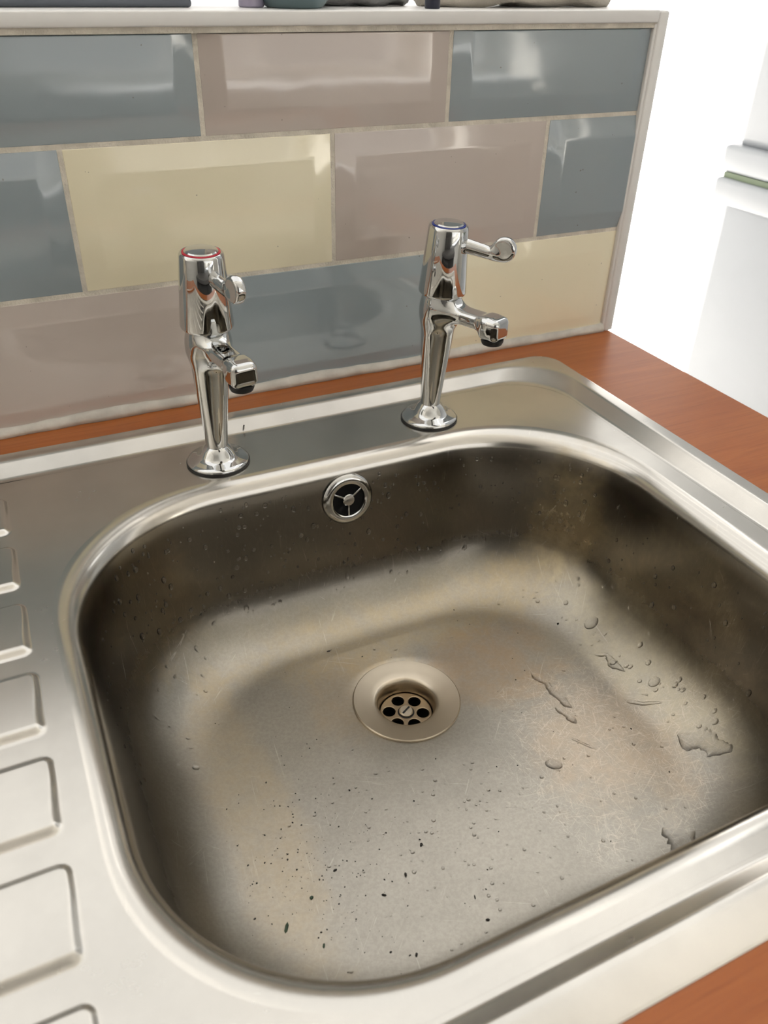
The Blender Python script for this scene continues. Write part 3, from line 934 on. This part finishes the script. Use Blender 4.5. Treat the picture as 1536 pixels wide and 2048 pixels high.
for x, y, r, lab in ((0.0155, -0.2592, 0.0052, 'large flat drop of water in the far right floor corner'),
                     (0.0175, -0.3337, 0.0040, 'round drop of water halfway along the right fillet'),
                     (-0.0905, -0.3591, 0.0046, 'large drop of water on the open floor right of centre')):
    V, F = [], []
    z, nn = floor_z(x, y)
    dome((x, y, z - 0.0001), tuple(nn), r, V, F, h=0.24, stretch=1.35, seg=20)
    tag(obj('water_drop', V, F, 'water', None, smooth=True), lab, 'water drop', 'water left on the bowl floor')

# ------------------------------------------------------------------ crumbs on the bowl floor
def speck(x, y, z, lx, ly, ang, V, F, h=None):
    base = len(V); n_ = 6; h = h or min(lx, ly) * 0.8
    ca, sa = math.cos(ang), math.sin(ang)
    for (k, zz) in ((0.8, -0.1), (1.0, 0.5), (0.55, 1.0)):
        for i in range(n_):
            a = 2 * math.pi * i / n_
            u, v = k * lx * math.cos(a) * random.uniform(0.8, 1.15), k * ly * math.sin(a) * random.uniform(0.8, 1.15)
            V.append((x + ca * u - sa * v, y + sa * u + ca * v, z + h * zz))
    for q in range(2):
        for i in range(n_):
            j = (i + 1) % n_
            F.append((base + q * n_ + i, base + q * n_ + j, base + (q + 1) * n_ + j, base + (q + 1) * n_ + i))
    F.append(tuple(base + 2 * n_ + i for i in range(n_)))
    F.append(tuple(base + i for i in range(n_ - 1, -1, -1)))
big = [(-0.2979, -0.3924, 0.0036, 0.0011, 1.05, 'leaf', 'largest dark green leaf scrap near the left front of the bowl'),
       (-0.2823, -0.4106, 0.0016, 0.0007, 1.1, 'leaf', 'small green leaf scrap close to the front lip'),
       (-0.2783, -0.3810, 0.0014, 0.0011, 0.3, 'leaf', 'round greenish crumb beside the speckled patch'),
       (-0.2588, -0.3702, 0.0014, 0.0008, 0.2, 'crumb', 'dark crumb at the middle of the speckled patch'),
       (-0.2030, -0.3764, 0.0015, 0.0010, 0.8, 'crumb', 'dark crumb in front of the waste'),
       (-0.2388, -0.3971, 0.0016, 0.0008, -0.6, 'crumb', 'dark hooked crumb between the waste and front lip'),
       (-0.2213, -0.3907, 0.0016, 0.0009, 1.3, 'crumb', 'brown crumb right of the hooked crumb'),
       (-0.2377, -0.4368, 0.0014, 0.0009, 1.0, 'crumb', 'lone dark crumb nearest the front lip'),
       (-0.1907, -0.4210, 0.0017, 0.0005, 1.2, 'crumb', 'thin curved dark crumb right of the front centre'),
       (-0.1913, -0.4362, 0.0013, 0.0009, -0.3, 'crumb', 'dark crumb by the front lip below the thin curved one'),
       (-0.1905, -0.1937, 0.0019, 0.0008, -0.1, 'crumb', 'long dark crumb behind the waste'),
       (-0.0052, -0.2431, 0.0013, 0.0009, 0.4, 'crumb', 'dark crumb in the far right of the bowl floor')]
for x, y, lx, ly, a, mt, lab in big:
    V, F = [], []
    z, nn = floor_z(x, y)
    speck(x, y, z, lx, ly, a, V, F)
    tag(obj('food_crumb', V, F, mt, None), lab, 'crumb', 'scraps on the bowl floor')
V, F = [], []
speck(-0.2062, -0.0541, -0.0018, 0.0022, 0.0007, 1.2, V, F)
tag(obj('food_crumb', V, F, 'crumb', None), 'dark crumb on the back rim beside the red ringed tap', 'crumb')
V, F = [], []
for _ in range(330):
    if random.random() < 0.7:
        x, y = random.gauss(-0.272, 0.026), random.gauss(-0.366, 0.034)
    else:
        x, y = random.uniform(-0.30, -0.02), random.uniform(-0.45, -0.19)
    if math.hypot(x - DRX, y - DRY) < 0.043 or x < -0.318 or x > 0.01 or y < -0.45 or y > -0.185:
        continue
    z, nn = floor_z(x, y)
    s = 0.0002 + 0.0004 * random.random() ** 3
    speck(x, y, z, s * random.uniform(1, 1.6), s, random.uniform(0, 3), V, F)
tag(obj('fine_specks', V, F, 'crumb', None), 'fine dark specks of dirt scattered over the bowl floor', 'dirt', kind='stuff')
